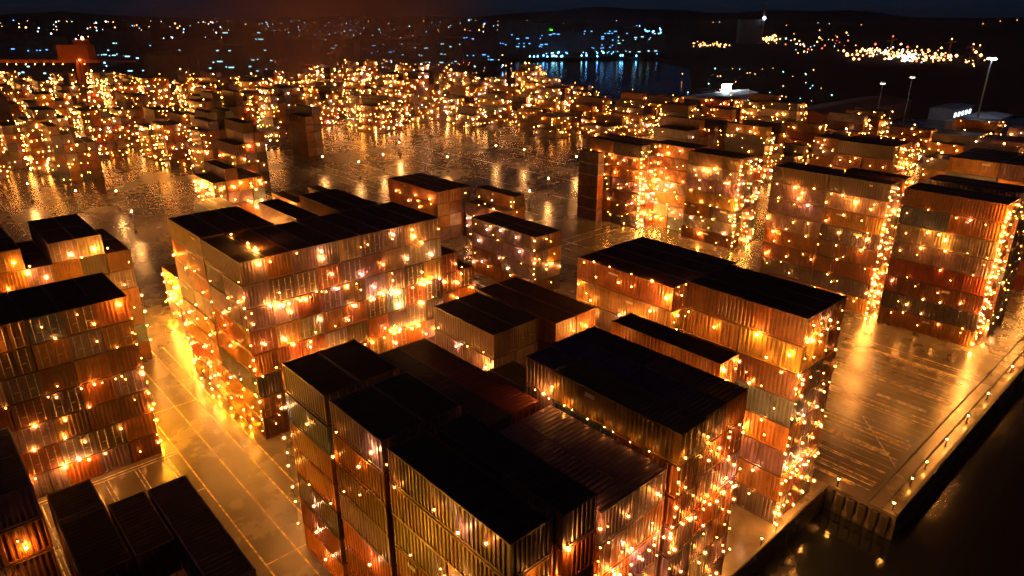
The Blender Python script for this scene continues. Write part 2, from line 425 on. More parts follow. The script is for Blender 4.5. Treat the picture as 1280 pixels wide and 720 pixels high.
for b in named:
    L = b['y1']-b['y0']; W = b['x1']-b['x0']
    loc = ((b['x0']+b['x1'])/2, (b['y0']+b['y1'])/2, b['z0'])
    L, W = round(L, 1), round(W, 1); doors = R.random() < .42
    color = (*[min(1, v*R.uniform(.85, 1.15)) for v in PAL[b['col']]], 1)
    rich = b['hits'] >= 22
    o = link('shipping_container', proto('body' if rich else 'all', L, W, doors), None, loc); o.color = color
    tag(o, lab(b), 'shipping container', 'shipping containers in the '+b['c']['block'])
    if rich:
        if R.random() < .3 and L > 5:
            bmq = bmesh.new(); w_ = R.choice((.5, .9, 1.3)); yc = R.uniform(-L*.3, L*.3); bx(bmq, -W/2-.006, -W/2+.024, yc-w_/2, yc+w_/2, 1.75, 1.75+R.choice((.22, .35)))
            link('marking_plate', tomesh(bmq, 'plate', [PLATE]), o)
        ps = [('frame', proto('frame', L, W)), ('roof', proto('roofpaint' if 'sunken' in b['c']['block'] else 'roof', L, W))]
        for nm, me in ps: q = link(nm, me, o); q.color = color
        if doors:
            for s in (-1, 1):
                dr = link('door', proto('door', L, W, s), o); dr.color = color
                for k in (0, 1): link('lock_rod', proto('rod', L, W, s, k), dr)
# the rest as one mass
bm = bmesh.new(); keys = list(PAL)
for b in boxes:
    if id(b) in pickset: continue
    if b['c']['block'] == 'far' and b['hits'] == 0 and R.random() < .0: continue
    mi = keys.index(b['col'])
    x0, x1, y0, y1, z0 = b['x0'], b['x1'], b['y0'], b['y1'], b['z0']
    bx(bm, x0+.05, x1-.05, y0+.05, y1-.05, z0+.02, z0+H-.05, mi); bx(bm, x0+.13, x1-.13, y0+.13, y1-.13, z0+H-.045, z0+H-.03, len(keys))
    for zz in (z0, z0+H-.12):     # rails round the edges
        bx(bm, x0, x0+.12, y0, y1, zz, zz+.12, mi); bx(bm, x0+.12, x1, y0, y0+.12, zz, zz+.12, mi)
    bx(bm, x0, x0+.12, y0, y0+.12, z0+.12, z0+H-.12, mi); bx(bm, x1-.12, x1, y0, y0+.12, z0+.12, z0+H-.12, mi)
o = link('shipping_containers', tomesh(bm, 'container_mass', [STUFFM[k] for k in keys]+[plain('shaded_grimy_roofs', (.05, .04, .035), .65)]))  # roof colour carries the night shade along with grime
tag(o, 'hundreds of more distant stacked shipping containers across the terminal under amber lights', 'containers', kind='stuff')

# ------------------------------------------------------------------ string lights on the named stacks
BR = .078
HALO = bpy.data.materials.new('bulb_glow_halo'); HALO.use_nodes = True; nt = HALO.node_tree; nt.nodes.clear()  # added emissive ball round each bulb, stands in for lens bloom
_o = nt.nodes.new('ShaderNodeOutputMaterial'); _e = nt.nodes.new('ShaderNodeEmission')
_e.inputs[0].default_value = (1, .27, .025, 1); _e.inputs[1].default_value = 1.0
nt.links.new(_e.outputs[0], _o.inputs['Volume']); HALO.cycles.emission_sampling = 'NONE'
b_ = bmesh.new(); bmesh.ops.create_icosphere(b_, subdivisions=2, radius=.25); halome = tomesh(b_, 'bulb_glow_halo', [HALO])
for p_ in halome.polygons: p_.use_smooth = True
bulbme = []
for m in BULB:
    b_ = bmesh.new(); bmesh.ops.create_icosphere(b_, subdivisions=2, radius=BR); bulbme.append(tomesh(b_, 'bulb', [m]))
NSTR = 0
def string(pts, label, mats=(0, 0, 0, 0, 1, 1, 2, 3, 3, 3, 3, 4), every=1, big=1.0):
    """pts: polyline; a bulb hangs at each point"""
    global NSTR; NSTR += 1
    o0 = Vector(pts[0]); bm = bmesh.new()
    for a, b in zip(pts, pts[1:]):
        a, b = Vector(a)-o0, Vector(b)-o0
        mid = (a+b)/2+Vector((0, 0, -.06*(b-a).length if abs((b-a).z) < .5*(b-a).length else 0))
        tube(bm, a, mid, .018, 4); tube(bm, mid, b, .018, 4)
    for p in pts: q = Vector(p)-o0; tube(bm, q+Vector((0, 0, .04)), q+Vector((0, 0, -.14*big)), .04, 5)
    root = link('light_string', tomesh(bm, 'light_cable', [CABLE]), None, o0)
    tag(root, label, 'string lights', 'strings of bulbs on the container stacks')
    for p in pts:
        mi = R.choice(mats)
        q = link('bulb', bulbme[mi], root, Vector(p)-o0+Vector((0, 0, -.14*big-BR*.8)))
        s = big*R.uniform(.8, 1.15)*(.85, 1.1, 1, .6, 1.4, 1.2)[mi]; q.scale = (s, s, s)
        link('bulb_glow_halo', halome, q)
def drop(fixed, axis, u, ztop, zbot, label, jit=.75, step=(1.3, 2.7), **kw):
    """string down a face. axis 'x': face y=fixed (u is x); axis 'y': face x=fixed (u is y)"""
    z = ztop-R.uniform(.0, 1.2); pts = []
    while z > zbot:
        uu = u+R.uniform(-jit, jit); off = R.uniform(.16, .36)
        pts.append((uu, fixed-off, z) if axis == 'x' else (fixed-off, uu, z)); z -= R.uniform(*step)*R.choice((.35, .6, 1, 1.2, 1.6))
    if len(pts) >= 2: string(pts, label, **kw)
def dress(block, bay, faceY=None, faceX=None, x=None, y=None, z=(0.6, None), spY=2.8, spX=3.2, stepY=(1.3, 2.7), stepX=(1.3, 2.7), **kw):
    if faceY is not None:
        n = max(1, round((x[1]-x[0])/spY)); p = (x[1]-x[0])/n
        for k in range(n):
            nm = f'bulb string, {ORD[k] if k<12 else "last"} along end wall, {SHORT.get(bay, bay)+", " if bay else ""}{SHORT.get(block, block)}'
            drop(faceY, 'x', x[0]+(k+.5)*p, z[1], z[0], nm, jit=p*.45, step=stepY, **kw)
    if faceX is not None:
        n = max(1, round((y[1]-y[0])/spX)); p = (y[1]-y[0])/n
        for k in range(n):
            nm = f'bulb string, {ORD[k] if k<12 else "last"} along side wall, {SHORT.get(bay, bay)+", " if bay else ""}{SHORT.get(block, block)}'
            drop(faceX, 'y', y[0]+(k+.5)*p, z[1], z[0], nm, jit=p*.45, step=stepX, **kw)
T = lambda r: r*ROW-.2
def east(block, X, ya, yb, z1, n, mats=(0, 0, 1)):  # strings added on unseen walls to light the lane and yard
    for k in range(n):
        y = ya+(yb-ya)*(k+.5)/n; z = z1; pts = []
        while z > .6: pts.append((X+R.uniform(.25, .4), y+R.uniform(-.8, .8), z)); z -= R.uniform(1.8, 3)
        string(pts, f'added amber bulb string, {ORD[k]} on unseen lane wall of the {block}', mats=mats)
east('left lane stack', 14.0, 71.2, 80.4, 8, 5, (5, 5, 5, 1))
east('stack behind left lane stack', 20.3, 95.6, 108, 9, 5, (1, 4, 1))
east('low corner stack', 10.2, 33.9, 46.1, 4.5, 6, (5, 5, 5, 0))
east('front stack', 42.6, 21.5, 36, 17, 4)
east('narrow row by quay canyon', 47.3, 24.5, 35.6, 17, 3)
east('wide middle stack', 53.8, 66.5, 76, 12, 2)
east('third stack across the yard', 118.3, 36, 54, 18, 4)
east('quayside stack', 120.5, 21, 33.7, 18, 3)
east('first stack across the yard', 126.3, 89, 104.8, 17, 3)
east('second stack across the yard', 129, 67.6, 79.4, 17, 3)
dress('left lane stack', '', faceY=71.2, x=(-1, 14), z=(.6, T(7)), stepY=(2.2, 4.2))
dress('stack behind left lane stack', '', faceY=95.6, x=(3, 20), z=(6, T(6.6)), stepY=(1.8, 3.5))
dress('tall corner stack', '', faceY=47.7, x=(-2.5, 1.6), z=(8, T(5)), stepY=(1.5, 2.6))
dress('wide middle stack', 'near bay', faceY=65.9, x=(23.2, 48), z=(.8, T(8)), stepY=(1.4, 3), mats=(0, 0, 2, 2, 2, 3, 3, 3, 1, 4))
dress('wide middle stack', 'near bay', faceX=23.2, y=(66, 76), z=(5, T(6.5)), stepX=(2.8, 5))
for k in range(7):
    string([(22.8-R.uniform(0, .15), 66.4+k*3.1+R.uniform(0, 1.2)+q, z) for q, z in ((0, 4.2), (.6, 2.3), (1.2, .7))], f'short string of sodium-yellow bulbs at lane foot, {ORD[k]} along wide middle stack', mats=(5, 1, 3), big=.8)
dress('wide middle stack', 'far bay', faceX=23.3, y=(77, 88), z=(.5, T(6.5)), stepX=(1.6, 3.4))
dress('low wing right of middle stack', '', faceY=66.5, x=(48.3, 53.6), z=(.8, T(5.6)))
dress('front stack', 'far bay', faceX=18.9, y=(41, 47.8), z=(.5, T(6)), spX=3.4, stepX=(3.4, 7), mats=(2, 2, 3, 3, 0))
dress('front stack', 'middle bay', faceX=18.9, y=(33.4, 40.2), z=(5, T(6.8)), spX=3.4, stepX=(4, 8), mats=(2, 2, 3, 3, 0))
dress('front stack', 'near bay', faceX=18.8, y=(21, 32.4), z=(8, T(7)), spX=3, stepX=(2.6, 5), mats=(2, 2, 3, 3, 0))
dress('front stack', 'near bay', faceY=20.8, x=(19, 25.4), z=(8, T(6.2)), stepY=(1.3, 2.6))
dress('sunken rows beside front stack', 'near bay', faceY=21.3, x=(26.6, 33.3), z=(.8, T(6)), spY=2, stepY=(1.1, 2.4), mats=(0, 0, 2, 3, 3))
dress('tall row right of sunken rows', '', faceY=20.8, x=(33.9, 42.5), z=(.8, T(6.6)), spY=2, stepY=(1.1, 2.4), mats=(0, 0, 1, 3, 3))
dress('tall row right of sunken rows', 'far end', faceX=33.9, y=(31, 36), z=(15.9, T(7)), spX=2.5, stepX=(1, 2))
dress('narrow row by quay canyon', '', faceY=24.5, x=(44.3, 47.3), z=(.8, T(7)), spY=1.5, stepY=(.9, 2))
dress('tall quay-edge stack', '', faceY=21.5, x=(51.9, 59), z=(.8, T(8)), spY=1.9, stepY=(1.1, 2.4))
dress('tall quay-edge stack', '', faceX=51.9, y=(21.8, 33), z=(.8, T(7.2)), spX=2.8, stepX=(1.3, 2.8))
dress('flat-topped stack', '', faceX=55.1, y=(36.8, 49.4), z=(11, T(7)), spX=2.5, stepX=(1.5, 3))
dress('flat-topped stack', '', faceY=36.6, x=(55.2, 66), z=(8, T(7.1)), spY=2.5)
dress('dark-roofed yard pair', 'first pair', faceX=38.1, y=(45, 54), z=(9, T(5.6)), spX=3, stepX=(1.8, 3.2))
dress('dark-roofed yard pair', 'second pair', faceY=42.5, x=(44.4, 50.4), z=(8, T(6)), spY=3, stepY=(1.8, 3.2))
dress('low rows beside flat-topped stack', '', faceY=37.8, x=(47, 53), z=(5, T(5.3)), spY=3)
dress('grey stack on wet yard', '', faceX=74, y=(76.5, 92), z=(.6, T(4)), spX=3.6, stepX=(1.6, 3), mats=(2, 2, 0, 3))
dress('grey stack on wet yard', '', faceY=76, x=(74, 80), z=(.6, T(4)), spY=3)
dress('red stack on wet yard', 'far bay', faceX=80.6, y=(112, 129), z=(.6, T(3.6)), spX=4.5, stepX=(2, 4))
dress('red stack on wet yard', 'near bay', faceX=86.5, y=(98, 110), z=(.6, T(4)), spX=4)
dress('red stack on wet yard', 'near bay', faceY=98, x=(86, 92), z=(.6, T(4)), spY=3)
for nm, fx, ys, fy, xs, r in (('first stack across the yard', 117.8, (89.2, 104.6), 89, (118, 126), 6.2), ('second stack across the yard', 120.5, (67.8, 79.2), 67.6, (120.5, 129), 6.2),
                              ('third stack across the yard', 107, (36, 54), 35.8, (107, 118), 7.2), ('quayside stack', 106.2, (21.2, 33.5), 21, (106, 120), 7.2)):
    dress(nm, '', faceX=fx, y=ys, z=(.7, T(r)), spX=2.5, stepX=(1.6, 3.2), big=1.0)
    dress(nm, '', faceY=fy, x=xs, z=(.7, T(r+.8)), spY=2, stepY=(.9, 1.9), big=1.05)
dress('second stack across the yard', 'far bay', faceX=123.5, y=(80, 90), z=(.7, T(7)), spX=2.3, big=1.05)
dress('pale-roofed stack under light mast', '', faceX=137, y=(22, 37), z=(8, T(7)), spX=3, big=1.1)
dress('pale-roofed stack under light mast', '', faceY=22, x=(137, 150), z=(2, T(8)), spY=2.5, big=1.1)
dress('stack behind third stack', '', faceX=140, y=(48, 58), z=(2, T(7)), spX=2.5, big=1.1)
dress('stack behind third stack', '', faceY=47.5, x=(140, 148), z=(2, T(8)), spY=2, stepY=(1, 2), big=1.1)
dress('low piles behind wide middle stack', 'near row', faceX=46, y=(116, 128), z=(.5, T(2.6)), spX=3)
dress('low piles behind wide middle stack', 'near row', faceY=116, x=(46, 57), z=(.5, T(2.6)), spY=2.5, mats=(4, 1, 0))
dress('low piles behind wide middle stack', 'middle row', faceX=60, y=(132, 144), z=(.5, T(3)), spX=3)
dress('low piles behind wide middle stack', 'middle row', faceY=132, x=(60, 71), z=(.5, T(3)), spY=2.5)
dress('short pile on the left lane', '', faceX=27, y=(98, 110), z=(.5, T(3)), spX=2, mats=(4, 5, 1, 0), stepX=(1, 2))
dress('short pile on the left lane', '', faceY=98, x=(27, 32.6), z=(.5, T(2.7)), spY=2, mats=(4, 1, 0))
dress('piles at the back of the middle stack', 'near row', faceX=35, y=(104, 116), z=(.5, T(4)), spX=2, mats=(0, 1, 1, 4, 3))
dress('piles at the back of the middle stack', 'near row', faceY=104, x=(35, 46), z=(.5, T(3.5)), spY=2, mats=(0, 1, 4, 3))
dress('piles at the back of the middle stack', 'far row', faceX=50, y=(150, 162), z=(.5, T(4)), spX=2, mats=(0, 1, 4), big=1.2)
dress('piles at the back of the middle stack', 'far row', faceY=150, x=(50, 61), z=(.5, T(4)), spY=2, mats=(0, 1, 4), big=1.2)
#dress('piles by the upper left lane', '', faceX=28, y=(146, 158), z=(.5, T(3)), spX=2, mats=(0, 1, 4), big=1.2)
#dress('piles by the upper left lane', '', faceY=146, x=(28, 36), z=(.5, T(3)), spY=2, mats=(0, 1, 4), big=1.2)
def corner(x, y, z1, label, z0=.6, mats=(0, 0, 1, 3, 3), st=(.7, 1.9), **kw):
    z = z1; pts = []
    while z > z0: pts.append((x-R.uniform(.1, .35), y-R.uniform(.1, .35), z)); z -= R.uniform(*st)
    string(pts, label, mats=mats, **kw)
corner(23.2, 65.9, 19, 'string of bulbs down the near corner of the wide middle stack')
corner(14.1, 71.2, 16, 'string of bulbs down the lane corner of the left lane stack', st=(1, 2.6))
corner(18.9, 47.9+.8, 17.8, 'string of bulbs down the far corner of the front stack', st=(1.2, 3))
corner(51.9, 21.5, 19, 'string of bulbs down the near corner of the quay-edge stack')
corner(33.8, 20.8, 16, 'string of bulbs down the near corner of the golden-sided row', st=(.6, 1.4))
corner(26.5, 21.2, 15, 'string of bulbs down the corner of the sunken rows', st=(.7, 1.6))
corner(44.4, 24.5, 17, 'string of bulbs down the corner of the narrow canyon row', st=(.7, 1.5))
corner(74, 76, 10, 'string of bulbs down the near corner of the grey yard stack')
for nm_, x_, y_, z_ in (('first', 117.8, 89, 17), ('second', 120.5, 67.6, 17), ('third', 107, 35.8, 20), ('quayside', 106.2, 21, 20)):
    corner(x_, y_, z_, f'string of bulbs down the near corner of the {nm_} stack across yard', mats=(0, 1, 1, 4), st=(.6, 1.4))
def run(a, b, n, label, **kw):
    a, b = Vector(a), Vector(b)
    string([a.lerp(b, min(1, max(0, (k+R.uniform(.0, 1))/n)))+Vector((0, -R.uniform(0, .15), R.uniform(-.2, .2))) for k in range(n)], label, **kw)
run((5, 70.95, 10.3), (14, 70.95, 10.5), 8, 'level string of bulbs along third seam of left lane stack')
run((0, 70.95, 2.7), (10, 70.95, 2.7), 7, 'level string of bulbs low on the left lane stack')
run((23.5, 65.6, 15.5), (36, 65.6, 15.7), 11, 'level string of bulbs along upper seam of the wide middle stack')
run((34, 65.6, 13), (48, 65.6, 13.2), 12, 'second level string of bulbs across right half of wide middle stack', mats=(1, 0, 4, 2))
run((27, 65.6, 7.8), (44, 65.6, 7.9), 14, 'level string of bulbs along lower seam of wide middle stack', mats=(1, 0, 4))
run((52, 21.2, 5.3), (59, 21.2, 5.3), 7, 'level string of bulbs low on the quay-edge stack end', mats=(1, 0, 4))
run((26.6, 21, 10.4), (42.4, 20.6, 10.4), 16, 'long level string of bulbs across front end walls above the quay', mats=(1, 0, 0, 2))
#run((43, 21, .5), (51.5, 21, .5), 8, 'string of bulbs lying on the canyon floor edge')
dress('dark tower stack behind the left yard', '', faceY=178, x=(66, 74), z=(1, T(5)), spY=3, stepY=(3, 6), big=1.3)
dress('dark tower stack behind the left yard', '', faceX=66, y=(178, 190), z=(1, T(4)), spX=5, stepX=(3, 6), big=1.3)
# strings laid along roof edges
def edge(a, b, label, n=5, **kw):
    a, b = Vector(a), Vector(b)
    string([a.lerp(b, (k+R.uniform(.2, .8))/n)+Vector((0, 0, R.uniform(.05, .2))) for k in range(n)], label, **kw)
edge((26.2, 67, 20.95), (26.2, 76, 20.95), 'short string of bulbs lying on roof seam of wide middle stack', 3)
edge((33, 78, 18.6), (33, 87, 18.6), 'string of bulbs in the roof trough of wide middle stack', 6)
edge((38.9, 78, 18.6), (38.9, 87, 18.6), 'second string of bulbs in roof trough of wide middle stack', 5)
edge((54.9, 36.4, 18.2), (61, 36.4, 18.2), 'string of bulbs along near roof edge of flat-topped stack', 4)
edge((54.9, 37, 18.35), (54.9, 49, 18.35), 'string of bulbs along side roof edge of flat-topped stack', 4)
for k in range(3):  # gutter bulbs added to light the golden wall from below
    y = 23+k*4; string([(33.55, y, 16.0), (33.5, y+1.6, 15.95), (33.55, y+3.2, 16.0)], f'added string of sodium-yellow bulbs, {ORD[k]} in the gutter below the golden side wall', mats=(1, 0, 0), big=.5)
edge((48.5, 38, 13.3), (48.5, 41.5, 13.3), 'string of two bulbs lying on the low red roof', 2)
#edge((14.3, 40, .35), (16.8, 90, .35), 'string of bulbs lying on the ground along the golden lane', 7)
edge((26.5, 22, 20.4-4.7), (26.5, 22.4, 15.7), 'pair of bulbs at near edge of sunken purple roof', 2)
print('strings', NSTR)

# ------------------------------------------------------------------ lamps over the far stacks
bm = bmesh.new(); nf = 0
for c in cols[NAMED:]:
    d = math.hypot(c['x0'], c['y0']); h = c['rows']*ROW; r0 = .06+d*.0004
    px = proj((c['x0'], c['y0'], 0))[0]
    f = far_ok(c['x0'], c['y0']); dens = 1 if f != 3 else .12
    if c['ci'] == 0: bd = R.choice((.2, .5, .8, 1, 1)) if px < 330 or px > 700 else R.choice((.5, .9, 1, 1))
    dens *= bd
    wh = .35 if 330 < px < 640 else .12
    def put(p, k=1):
        global nf
        if R.random() > dens: return
        ball(bm, p, r0*R.choice((.4, .55, .7, .9, 1.1, 1.6))*k, R.choices((0, 1, 2), weights=(1-wh, wh, .35))[0], True, 1.1); nf += 1
    for z in range(c['rows']):
        for _k in range(3):
          if R.random() < .75: put((R.uniform(c['x0'], c['x1']), c['y0']-.6, z*ROW+R.uniform(.5, 2.5)))
        if c['ci'] == 0:
            for k in range(6): put((c['x0']-.6, R.uniform(c['y0'], c['y1']), z*ROW+R.uniform(.5, 2.5)))
    if R.random() < .35: put((R.uniform(c['x0'], c['x1']), R.uniform(c['y0'], c['y1']), h+.6))
o = link('string_lights', tomesh(bm, 'far_lamps', FARB))
tag(o, 'mass of amber lamps hung all over the distant container stacks', 'string lights', kind='stuff')
print('far lamps', nf)

# ------------------------------------------------------------------ ground, quay, water
def asphalt():
    m, nt, b = newmat('wet_asphalt')
    v = coords(nt, 'Object'); n1 = noise(nt, .06, 6, v); n2 = noise(nt, .35, 5, v, .6); n3 = noise(nt, 14, 3, v)
    c = ramp(nt, n2.outputs[0], [(.25, (.05, .043, .036)), (.75, (.12, .104, .088))])
    nt.links.new(c.outputs[0], b.inputs['Base Color'])
    a = nt.nodes.new('ShaderNodeMath'); a.operation = 'ADD'; nt.links.new(n1.outputs[0], a.inputs[0])
    s = nt.nodes.new('ShaderNodeMath'); s.operation = 'MULTIPLY'; s.inputs[1].default_value = .5
    nt.links.new(n2.outputs[0], s.inputs[0]); nt.links.new(s.outputs[0], a.inputs[1])
    r = ramp(nt, a.outputs[0], [(.55, (.2,)*3), (1, (.33,)*3)])
    nt.links.new(r.outputs[0], b.inputs['Roughness'])
    b.inputs['Specular IOR Level'].default_value = .7
    return m
ASPH = asphalt()
def slab(name, poly, ztop, zbot, mat, label=None):
    bm = bmesh.new()
    t = [bm.verts.new((x, y, ztop)) for x, y in poly]; bt = [bm.verts.new((x, y, zbot)) for x, y in poly]
    f = bm.faces.new(t); f.normal_update()
    if f.normal.z < 0: f.normal_flip()
    n = len(poly)
    for k in range(n): bm.faces.new((t[k], t[(k+1) % n], bt[(k+1) % n], bt[k]))
    bmesh.ops.recalc_face_normals(bm, faces=bm.faces)
    o = link(name, tomesh(bm, name, [mat])); tag(o, kind='structure'); return o
def g(px, py): p = at(px, py); return (p.x, p.y)
slab('quay', [(-400, 20.6), (61.3, 20.6), (61.3, 14.2), (420, 14.2), (420, 60), g(1092, 150), g(900, 112), g(850, 118), g(640, 112), g(610, 96), g(-300, 96)], 0, -6, ASPH)
WATER, nt, b = newmat('harbour_water')
b.inputs['Base Color'].default_value = (.006, .008, .01, 1); b.inputs['Roughness'].default_value = .12; b.inputs['IOR'].default_value = 1.33
v = coords(nt, 'Object'); n = noise(nt, .5, 4, v); bump(nt, b, n.outputs[0], .22, .2)
bm = bmesh.new(); s = 15000
q = [bm.verts.new(p) for p in ((-s, -s, -2.6), (s, -s, -2.6), (s, s, -2.6), (-s, s, -2.6))]; bm.faces.new(q)
tag(link('water', tomesh(bm, 'water', [WATER])), kind='structure')
LAND = plain('dark_land', (.02, .018, .016), .95, 0, .01)
def P(px, py): return g(px, py)
slab('ground', [g(-900, 96.5), g(608, 96.5), g(640, 73), g(820, 71), g(862, 80), g(864, 110), g(903, 110), g(1096, 147), (423, 62), (3000, 150), (25000, 1200), g(1500, 24), g(-900, 24)], .2, -6, LAND)
# coping beam and lines
bm = bmesh.new()
bx(bm, -60, 61.0, 20.65, 20.85, 0, .1); bx(bm, 61.35, 61.6, 14.3, 20.6, 0, .12)
bx(bm, 61.8, 330, 14.25, 14.6, 0, .12); bx(bm, 61.8, 330, 15.6, 15.75, .0, .1); bx(bm, 61.8, 330, 16.9, 17.05, .0, .1)
o = link('kerb', tomesh(bm, 'kerb', [CONC])); tag(o, kind='structure')
bm = bmesh.new()
def worn(name, col):
    m, nt, b = newmat(name); v = coords(nt, 'Object'); n = noise(nt, 1.3, 6, v, .7)
    r = ramp(nt, n.outputs[0], [(.42, (.1, .09, .08)), (.58, col)]); nt.links.new(r.outputs[0], b.inputs['Base Color']); b.inputs['Roughness'].default_value = .38
    return m
YEL = worn('yellow_road_paint', (.8, .55, .12)); WHP = worn('white_road_paint', (.75, .7, .6))
def strip(x0, x1, y0, y1, mi):
    z = .004+.004*mi
    q = [bm.verts.new(p) for p in ((x0, y0, z), (x1, y0, z), (x1, y1, z), (x0, y1, z))]; bm.faces.new(q).material_index = mi
for x in (15.3, 18.1, 20.6): strip(x-.07, x+.07, 30, 260, 0)
strip(22.1, 22.25, 30, 98, 0)
for y in (48, 80, 110): strip(15.4, 20.5, y-.06, y+.06, 0)
for y in (62.0, 69.9, 70.4): strip(-2, 15.2, y-.07, y+.07, 1)
for k in range(6): 
    strip(13.9-2.85*k-.2, 13.9-2.85*k-.1, 57, 69.8, 1); strip(13.9-2.85*k+.15, 13.9-2.85*k+.25, 57, 69.8, 1)
for (pa, pb, wd) in (((1045,485),(1202,541),.12),((1043,490),(1198,546),.12),((1037,519),(1172,569),.12),((1037,523),(1172,575),.12),((1035,539),(1166,594),.08),((1033,559),(1162,616),.1),
                 ((1031,575),(1154,630),.1),((1031,582),(1152,634),.08),((1031,588),(1148,640),.07),((1057,420),(1222,467),.1),((1057,434),(1218,475),.08),((1055,450),(1202,511),.08),((1055,462),(1215,505),.08),((1052,440),(1230,490),.1)):
    a, b_ = at(*pa), at(*pb); x = (a.x+b_.x)/2
    strip(x-wd*1.3, x+wd*1.3, 17.6, 36, 0 if wd > .09 else 1)
for k in range(26): strip(63+k*1.35+R.uniform(-.3, .3), 63.06+k*1.35+R.uniform(-.25, .35)+.35, 17.2+R.random()*3, 24+R.random()*11, k % 2) if k % 3 == 0 else strip(63.4+k*1.35, 63.48+k*1.35, 17.5, 35+R.random(), 0)
for y in (62, 66, 92, 94.5, 108, 132, 150, 172): strip(56 if y < 90 else 95, 115, y-.08, y+.08, 1)
for x in (68, 71, 93, 96.5, 100): strip(x-.08, x+.08, 56, 230, 1)
for x in (110, 126, 142, 158): strip(x-.08, x+.08, 112, 230, 1)
o = link('road_markings', tomesh(bm, 'markings', [YEL, WHP])); tag(o, kind='structure')
bm = bmesh.new(); p0, p1 = at(1078, 520), at(1120, 585)
d = (p1-p0).normalized(); nn = Vector((-d.y, d.x, 0))*.08
bm.faces.new([bm.verts.new((q.x, q.y, .013)) for q in (p0+nn, p1+nn, p1-nn, p0-nn)])
tag(link('diagonal_road_marking', tomesh(bm, 'diag', [WHP])), kind='structure')
# fenders along the quay end
for k in range(6):
    bm = bmesh.new(); bx(bm, -.35, 0, -.35, .35, -1.6, 0); bx(bm, -.2, .0, -.25, .25, -2.4, -1.6)
    bmesh.ops.bevel(bm, geom=bm.edges[:], offset=.05, segments=1, affect='EDGES')
    o = link('quay_fender', tomesh(bm, 'fender', [CABLE]), None, (61.28, 15.0+k*1.05, -.15))
    tag(o, f'{ORD[k]} black rubber fender from the pier corner on the apron end wall', 'fender', 'rubber fenders on the apron end')
def quay_lamp(p, label, big=1):
    root = link('quay_lamp', None, None, p); tag(root, label, 'quay lamp', 'small lamps along the quay edge')
    bm = bmesh.new(); tube(bm, (0, 0, 0), (0, 0, .7), .06, 8); tube(bm, (0, 0, 0), (0, 0, .06), .16, 8); tube(bm, (0, 0, 1.02), (0, 0, 1.08), .2, 8)
    link('post', tomesh(bm, 'post', [DARKST]), root)
    q = link('bulb', bulbme[0], root, (0, 0, .86)); q.scale = (1.1*big,)*3
quay_lamp((61.9, 20.0, 0), 'bright lamp at the inner corner of the empty apron', 1.3)
quay_lamp((62.2, 14.9, 0), 'bright lamp on the outer corner of the empty apron', 1.3)
for k in range(16):
    x = 66+k*5.5+k*k*.35+R.uniform(-1.8, 1.8)
    quay_lamp((x, 15.15, 0), f'small amber lamp on quay edge, number {k+2} from the apron corner' if k > 9 else f'small amber lamp on quay edge, {ORD[k+1]} from the apron corner')
for k in range(0, 7, 2):
    quay_lamp((48.6-k*.0 if k == 0 else 20+k*5.2, 20.85, 0), f'{ORD[k]} small lamp on the kerb at foot of the front stacks', .9)

YL = emis('added_yard_lamp_glow', (1, .4, .1), 1600)  # post lamps added to brighten the yard and left lane
bmp = bmesh.new(); tube(bmp, (0, 0, 0), (0, 0, 4.5), .09, 6); bx(bmp, -.3, .3, -.3, .3, 0, .5); mp_ = tomesh(bmp, 'added_yard_post', [DARKST])
bmp = bmesh.new(); ball(bmp, (0, 0, 4.6), .19); ml_ = tomesh(bmp, 'added_yard_lamp', [YL])
for (px, py) in ((655,205),(450,222),(685,245),(560,215),(620,200),(405,215),(500,195),(720,215),(662,262),(480,212),
                 (150,262),(100,262),(170,290),(40,252),(146,330)):
    p = at(px, py); root = link('added_yard_lamp', None, None, (p.x, p.y, 0))
    link('post', mp_, root); link('lamp', ml_, root)
    tag(root, 'small added post lamp alone on the open wet yard' if px > 300 else 'small added post lamp by the wet lane at the left', 'yard lamp', 'added post lamps on the open wet yard' if px > 300 else 'added post lamps by the left lane')
# ------------------------------------------------------------------ crane, masts, buildings, city
def crane(loc, rz, sc, name, label, head=True):
    r = link(name, None, None, loc); r.rotation_euler = (0, 0, rz); r.scale = (sc,)*3; tag(r, label, 'crane')
    for s in (-1, 1):
        bm = bmesh.new()
        for e in (-1, 1):
            tube(bm, (e*2.0*.6, s*5, 0), (e*1.3, s*2, 24), 1.0, 4)
        for k in range(5): z = 3+k*5.5; tube(bm, (-1.1, s*(5-z/9.7), z), (1.1, s*(5-z/9.7), z), .2, 4)
        link('leg', tomesh(bm, 'crane_leg', [ORANGE]), r)
    bm = bmesh.new(); bx(bm, -10, 6.5, -3.4, 3.4, 24, 31.5); bx(bm, -1, 5, -2.6, 2.6, 31.5, 34); link('machinery_house', tomesh(bm, 'house', [ORANGE]), r)
    bm = bmesh.new()
    for s in (-1, 1): bx(bm, -70, 11, s*1.6-.3, s*1.6+.3, 22.3, 23.9)
    for k in range(27): bx(bm, -69+k*2.9, -46.7+k*2.9, -1.3, 1.3, 22.6, 23.4)
    link('boom', tomesh(bm, 'boom', [ORANGE]), r)
    bm = bmesh.new(); ball(bm, (3, 0, 34.8), .8, 0, True); link('beacon_lamp', tomesh(bm, 'beacon', [FARB[1]]), r)
    bm = bmesh.new()
    for s in (-1, 1): bx(bm, 1, 1.5, s*3.8-.2, s*3.8+.2, 23.5, 23.9)
    link('flood_lamp', tomesh(bm, 'flood', [FARB[0]]), r)  # flood lamps added to light the orange crane
    bm = bmesh.new()
    for k in range(9): ball(bm, (-2.2, R.choice((-5.6, 5.6)), 2+k*2.4), .25, 0, True)
    for k in range(8): ball(bm, (-44+k*5, -2.6, 21.6), .22, 0, True)
    link('added_work_lamp', tomesh(bm, 'work', [FARB[0]]), r)  # bulbs on legs and boom, added to make the crane show
